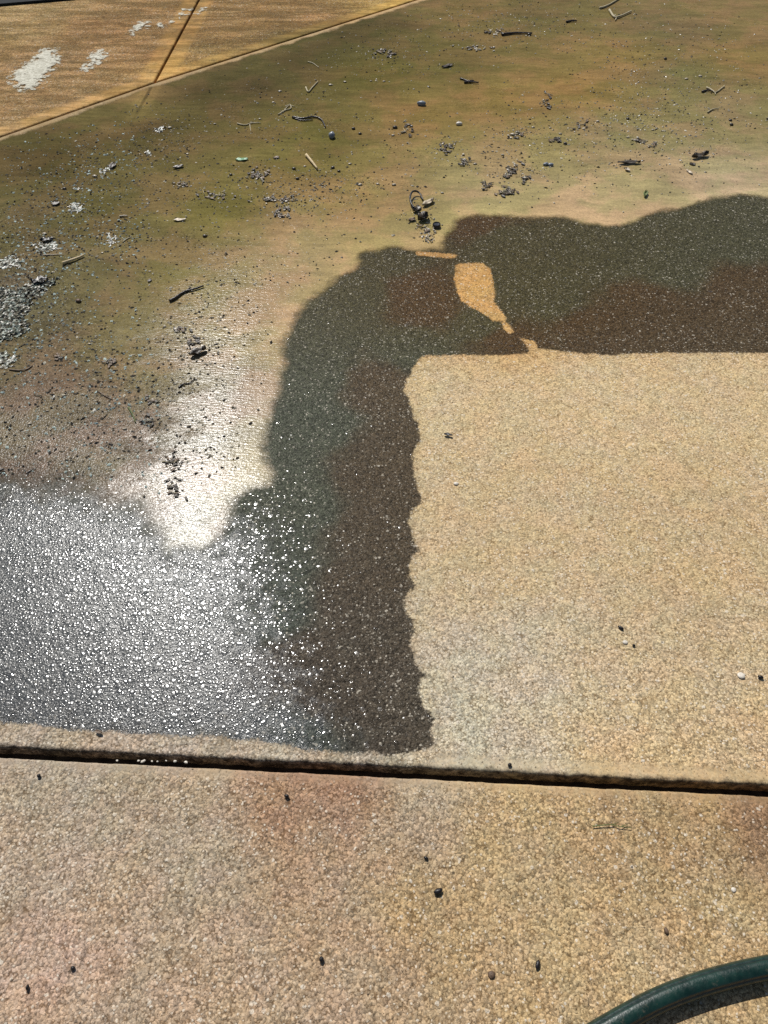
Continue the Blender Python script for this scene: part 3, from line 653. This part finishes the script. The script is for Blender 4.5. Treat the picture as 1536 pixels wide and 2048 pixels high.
# small blue-black cap
c = at(873, 455); bm = bmesh.new(); m = mpp(873, 455)
r = bmesh.ops.create_cone(bm, cap_ends=True, segments=20, radius1=m*8.5, radius2=m*7.5, depth=.012)
bmesh.ops.translate(bm, verts=bm.verts, vec=(c.x, c.y, .0095))
top = [f for f in bm.faces if f.normal.z > .9]; bmesh.ops.inset_individual(bm, faces=top, thickness=m*1.6); bmesh.ops.translate(bm, verts=list({v for f in top for v in f.verts}), vec=(0, 0, -.003))
tag(finish('cap', bm, M_CAP, None, (c.x, c.y, Z0), False), 'small blue black cap beside the dark folded leaf', 'cap')

clump('gravelly clump of grit directly below the blue black cap', 858, 472, 34, 26, 26, .1)
clump('diagonal clump of dark leaves and grit on the grey silt', 1022, 345, 44, 14, 26, .65, tilt=48)
clump('dense dark clump at the lower tip of the diagonal leaf trail', 1015, 387, 32, 14, 26, .7)
clump('loose leaf clump left of the dense dark clump', 972, 374, 18, 12, 9, .6)
clump('loose brown clump just right of the diagonal leaf trail', 1049, 362, 20, 10, 9, .6, tilt=30)
clump('clump of leaf scraps in the ochre mud, left of two smaller ones', 895, 303, 26, 22, 16, .55)
clump('clump of grit with a dark leaf, lower right of a bigger clump', 925, 327, 22, 18, 13, .55)
clump('clump of pale pebbles and dark scraps around a small hollow', 810, 265, 26, 26, 12, .4)
clump('clump of pale and dark scraps in the grey green mud', 1032, 272, 28, 14, 13, .5)
clump('black leaf clump with two crumbs trailing from it', 1112, 284, 24, 10, 9, .8)
clump('dark frayed clump in the olive mud below the small green leaf', 516, 353, 38, 18, 24, .6, tilt=-20)
clump('dark row of leaf scraps strung level across the olive mud', 552, 401, 78, 9, 30, .65)
clump('grit clump hanging below the dark row of leaf scraps', 566, 425, 36, 26, 28, .35)
clump('small arch of leaf crumbs near the far joint', 772, 108, 36, 12, 16, .45)
clump('pale clump of grit near the straight black twig', 990, 66, 24, 12, 12, .25)
clump('long pale row of grit below the straight black twig', 945, 100, 70, 9, 20, .25)
clump('flat dark clump above the green mud on the right', 1290, 288, 40, 10, 14, .4, tilt=-14)
clump('dark scraps stacked upright in the greenish mud', 1095, 205, 14, 26, 9, .7)
clump('small clump of brown scraps in the grey green mud', 1165, 255, 24, 16, 9, .5)
clump('clump of scraps right of the dark leaf in smooth water', 362, 372, 30, 10, 12, .5)
clump('pale grit row in the smooth olive mud', 430, 392, 50, 10, 18, .2)
clump('dark clump at the top of the black curled leaf', 388, 685, 26, 22, 14, .6)
clump('scrap cluster in the tan mud above the curled leaf', 365, 660, 26, 12, 11, .5)
clump('dark clump of scraps inside the pebbly mud', 222, 728, 20, 16, 10, .6)
clump('brown crumb cluster at the left rim of the tan mud', 118, 716, 14, 12, 7, .6)
clump('dark tangle on pebbly mud, below the steep green stem', 300, 845, 34, 18, 14, .6)
clump('dark tangle on pebbly mud, right beside a low sediment ridge', 305, 805, 26, 12, 11, .6)
clump('pebble and scrap cluster left of the silt margin', 745, 598, 1, 1, 0) if False else None

# pebbles
pebble('smooth white oval pebble alone in the ochre mud', 918, 251, 13, M_STONE, sq=(1.25, .8, .6))
pebble('bluish grey pebble among specks in the ochre mud', 843, 212, 17, M_GREY, sq=(1.3, .7, .7))
pebble('dark bluish stone at the hooked end of the long twig', 664, 277, 18, M_GREY, sq=(.9, 1, .9))
pebble('dark pebble, left one of a touching pair above the pale silt', 1091, 332, 11, M_GREY)
pebble('dark pebble, right one of a touching pair above the pale silt', 1101, 333, 11, M_GREY)
pebble('shiny brown black pebble in the wet tan mud', 158, 605, 12, M_RUST)
group = 'pale pebbles in the mud'
for u, v, s in [(560,185,9),(661,172,11),(690,166,7),(742,164,7),(768,165,8),(547,207,8),(1255,277,9),(1270,283,8),(1372,160,8),(1066,257,11),(1100,258,9),(1025,272,12),(786,273,11),(720,372,12),(788,372,11),(755,370,8),(884,388,11),
                (1310,308,9),(1400,155,8),(1305,262,8),(340,258,9),(190,355,10),(430,250,8),(375,310,7),(520,240,7),(700,330,7),(950,330,8),(985,305,9),(1005,312,9),(1120,270,8),(1195,245,9),(90,470,9),(205,508,8),(300,545,7),(280,640,8),(180,690,9),(160,770,9),(250,860,9),(60,850,9),(330,655,9),(430,660,7),(610,335,7)]:
    pebble('pale rounded pebble lying in the brown silt', u, v, s*random.uniform(.55, .95), M_DRAB, sq=(1.3, .9, .55), group=group, jit=.2)
for u, v, s in [(707,260,8),(790,258,10),(666,338,8),(678,345,7),(1058,72,8),(1255,240,7),(1460,243,7),(1462,252,8),(1535,240,7),(588,340,8),(595,360,8),(720,270,7),(462,352,7),(130,380,8),(410,475,9),(1330,120,7),(1130,290,8)]:
    pebble('small dark crumb of bark lying in the brown silt', u, v, s, M_LEAF, 'bark crumb', 'bark_crumb', group='dark crumbs in the mud')

# ------------------------------------------------------------------ on the dry concrete
def husk(label, u, v, lpx, wpx, deg, mat=M_BLACK):
    c = at(u, v); m = mpp(u, v); bm = bmesh.new()
    stone_bm(bm, (c.x, c.y, m*wpx*.34+.0006), m*.41, (lpx, wpx, wpx*.85), math.radians(deg), .1, 2)
    return tag(finish('seed_husk', bm, mat, None, (c.x, c.y, 0)), label, 'seed husk')
husk('black seed husk on the near slab, largest and tilted up right', 876, 1784, 24, 14, 20)
husk('black seed husk standing upright near the green hose', 1075, 1930, 22, 11, 72)
husk('rounded black seed husk on the reddish side of the near slab', 643, 1920, 12, 14, 0)
husk('small black husk on the pinkish corner of the near slab', 147, 1937, 11, 10, 0)
husk('slim black husk on the near slab close to the left frame edge', 57, 1976, 8, 14, 0)
husk('black husk on the dry slab at the right frame edge', 1520, 1356, 14, 9, -25)
husk('slanted black husk on the dry slab among pale stones', 1241, 1257, 16, 8, -42)
husk('small black husk next to a bright white stone on dry concrete', 1267, 1292, 8, 7, 0)
husk('dark husk just above the groove on the dry slab', 1019, 1531, 11, 9, 40)
husk('tiny black husk on the near slab, left end of the groove', 79, 1553, 9, 10, 0)
husk('small black husk on the near slab below the wet patch', 574, 1594, 9, 13, 70)
husk('black husk on the near slab left of the largest one', 852, 1717, 12, 8, -30)
pebble('flat brown stone on the near slab left of the hose', 983, 1950, 19, M_RUST, 'stone', 'stone', (1, .95, .35), z0=0)
pebble('brown stone on the near slab above the hose', 1332, 1862, 15, M_RUST, 'stone', 'stone', (.7, 1.1, .5), z0=0)
pebble('white stone on the dry slab under a slanted husk', 1250, 1285, 13, M_STONE, 'stone', 'stone', (1, .9, .35), z0=0)
pebble('white stone on the dry slab near the scalloped wet edge', 912, 968, 13, M_STONE, 'stone', 'stone', (1, .8, .35), z0=0)
pebble('largest white stone on the dry slab toward the right edge', 1482, 1352, 20, M_STONE, 'stone', 'stone', (1, .9, .25), z0=0)
pebble('white stone in a rough spot on the right of the near slab', 1467, 1780, 13, M_STONE, 'stone', 'stone', (1, .9, .3), z0=0)
leaf('comma shaped black scrap with a pale tip on dry concrete', 896, 872, 18, 5, -12, M_BLACK, 'leaf scrap', name='leaf_scrap')
leaf('brown scrap on the dry strip beside the groove', 199, 1466, 14, 6, -20, M_BROWN, 'leaf scrap', name='leaf_scrap')
twig('thin green and brown sprig lying below the groove', [[(1184,1654),(1205,1652),(1222,1651),(1240,1655),(1262,1657)], [(1222,1651),(1236,1647)], [(1240,1655),(1254,1650)]], M_MOSS, 1.1, 'sprig', 'sprig', lift=.8)
for u in (234, 277, 286, 304, 315, 332, 350, 372):  # white bits painted in for the wet glints along the lip
    c = at(u, 1522+(u-234)*.012); bm = bmesh.new(); stone_bm(bm, (c.x, c.y+random.uniform(-.002, .002), .0005), random.uniform(.0014, .003), (random.uniform(1.1, 1.8), .9, .6), random.uniform(-.5, .5), .3, 2)
    tag(finish('pebble', bm, M_STONE, None, (c.x, c.y, 0)), 'tiny white pebble standing in for a wet glint on the near lip of the groove', 'pebble', 'white glint pebbles along the groove')

# ------------------------------------------------------------------ worn white paint on the far slab
def paint(label, polys, dens):
    n = N('worn_white_paint'); f = n.noise(26, 6, .75); e = n.attr('edge')
    a = n.ramp(n.math('ADD', n.math('MULTIPLY', e, 9), n.math('MULTIPLY', n.math('SUBTRACT', f, .5), 3.2)), dens+.3, dens+.6, 0, .85)
    n.set(Base_Color=n.mix(n.ramp(n.noise(90, 3), .35, .65), (.34, .32, .23), (.62, .60, .48)), Roughness=.6, Alpha=a, Normal=n.bump(n.math('MULTIPLY', n.noise(150, 3), .003)))
    VV, FF, EE = [], [], []
    for pp in polys:
        poly = wpoly(pp); lo, hi = poly.min(0)-.02, poly.max(0)+.02; st = .008
        gx, gy = np.arange(lo[0], hi[0]+st, st), np.arange(lo[1], hi[1]+st, st); X, Yg = np.meshgrid(gx, gy, indexing='ij'); P = np.column_stack([X.ravel(), Yg.ravel()])
        s = sdf(P, poly); Fq = grid_faces(len(gx), len(gy)); Fq = Fq[(s[Fq] > -.015).any(1)]; us = np.unique(Fq); mp = np.full(len(P), -1); mp[us] = np.arange(len(us))
        base = sum(len(x) for x in VV); VV.append(np.column_stack([P, .0022+.003*np.clip(s/.03, 0, 1)])[us]); FF.append(mp[Fq]+base); EE.append(s[us])
    V = np.vstack(VV); c = V.mean(0); c[2] = 0; me = np_mesh('paint_patch', V-c, np.vstack(FF)); fattr(me, 'edge', np.concatenate(EE))
    o = link('paint_patch', me, n.m); o.location = c; return tag(o, label, 'paint patch')
paint('large worn white paint patch at the left of the far slab', [[(18,160),(30,140),(60,122),(85,100),(112,97),(122,120),(108,140),(96,150),(80,175),(40,185)]], -.35)
paint('hook shaped white paint mark on the far slab', [[(162,142),(176,126),(184,108),(200,100),(210,106),(206,122),(190,132),(172,142)]], -.4)
paint('white paint dab farthest from the cross joint', [[(252,66),(262,56),(274,42),(300,42),(306,54),(280,62),(266,70)]], -.2)
paint('small white paint dab in the middle of the row toward the cross joint', [[(308,56),(318,44),(332,46),(330,58)]], -.2)
paint('slanting white paint streak meeting the cross joint', [[(332,52),(350,36),(366,20),(384,16),(372,32),(350,48)]], -.25)
paint('white paint dab just right of the cross joint', [[(390,26),(396,18),(412,14),(416,22),(402,30)]], -.25)

# plain black strip at the very corner
q = [at(-520, 58), at(150, 0), at(150, -55), at(-520, -20)]
bm = bmesh.new(); vs = [bm.verts.new((p.x, p.y, .001)) for p in q]; f = bm.faces.new(vs)
r = bmesh.ops.extrude_face_region(bm, geom=[f]); bmesh.ops.translate(bm, verts=[v for v in r['geom'] if isinstance(v, bmesh.types.BMVert)], vec=(0, 0, .012))
bmesh.ops.bevel(bm, geom=list(bm.edges), offset=.003, segments=2, affect='EDGES')
tag(finish('black_strip', bm, M_STRIP, None, q[1], False), 'flat black strip on the far slab at the corner of the picture', 'mat')

# ------------------------------------------------------------------ green hose on the near slab
def hose():
    n = N('green_hose'); ang = n.attr('around')
    fine = n.noise(1, 3, .5, n.scale((40, 40, 40)))
    col = n.mix(n.ramp(fine, .35, .65), (.003, .017, .013), (.007, .031, .023))
    col = n.mix(n.attr('stripe'), col, (.004, .012, .011))
    col = n.mix(n.ramp(n.noise(70, 6, .75), .55, .72, 0, .4), col, (.17, .14, .10))
    n.set(Base_Color=col, Roughness=n.ramp(n.noise(120, 3), .3, .7, .28, .46), Specular_IOR_Level=.5, Normal=n.bump(n.math('MULTIPLY', n.noise(300, 3), .0004)))
    up = [(1050,2180),(1120,2116),(1200,2064),(1300,2009),(1380,1977),(1460,1954),(1540,1937),(1640,1922),(1760,1914),(1900,1918)]
    R = .0185; pts = path(up, R, 10)
    a, b = pts[0], pts[-1]                                  # it runs on well past the picture on both sides
    pts = [Vector((a.x-.16*k-.02*k*k, a.y-.075*k-.03*k*k, 0)) for k in range(9, 0, -1)]+pts+[Vector((b.x+.12*k, b.y+.01*k-.012*k*k, 0)) for k in range(1, 13)]
    for p in pts: p.z = R-.001
    seg = 48; V, st = [], []
    for i, p in enumerate(pts):
        t = (pts[min(i+1, len(pts)-1)]-pts[max(i-1, 0)]).normalized(); side = t.cross(Vector((0, 0, 1))).normalized()
        for k in range(seg):
            a = 2*math.pi*k/seg; rr = R
            dg = (math.degrees(a)) % 360                       # 0 near side, 90 top, 180 far side
            rib = any(abs((dg-c0+180) % 360-180) < 5.5 for c0 in (128, 40, 300, 220)); 
            if rib: rr -= .0012
            V.append(p+(side*math.cos(a)+Vector((0, 0, 1))*math.sin(a))*rr); st.append(1.0 if rib else 0.0)
    nn = len(pts); Fq = [(i*seg+k, i*seg+(k+1) % seg, (i+1)*seg+(k+1) % seg, (i+1)*seg+k) for i in range(nn-1) for k in range(seg)]
    c = pts[0].copy(); c.z = 0
    me = np_mesh('hose', np.array([v-c for v in V]), np.array(Fq)); fattr(me, 'stripe', st)
    o = link('hose', me, n.m); o.location = c
    tag(o, 'thick dark green ribbed hose curving over the corner of the near slab', 'hose')
hose()
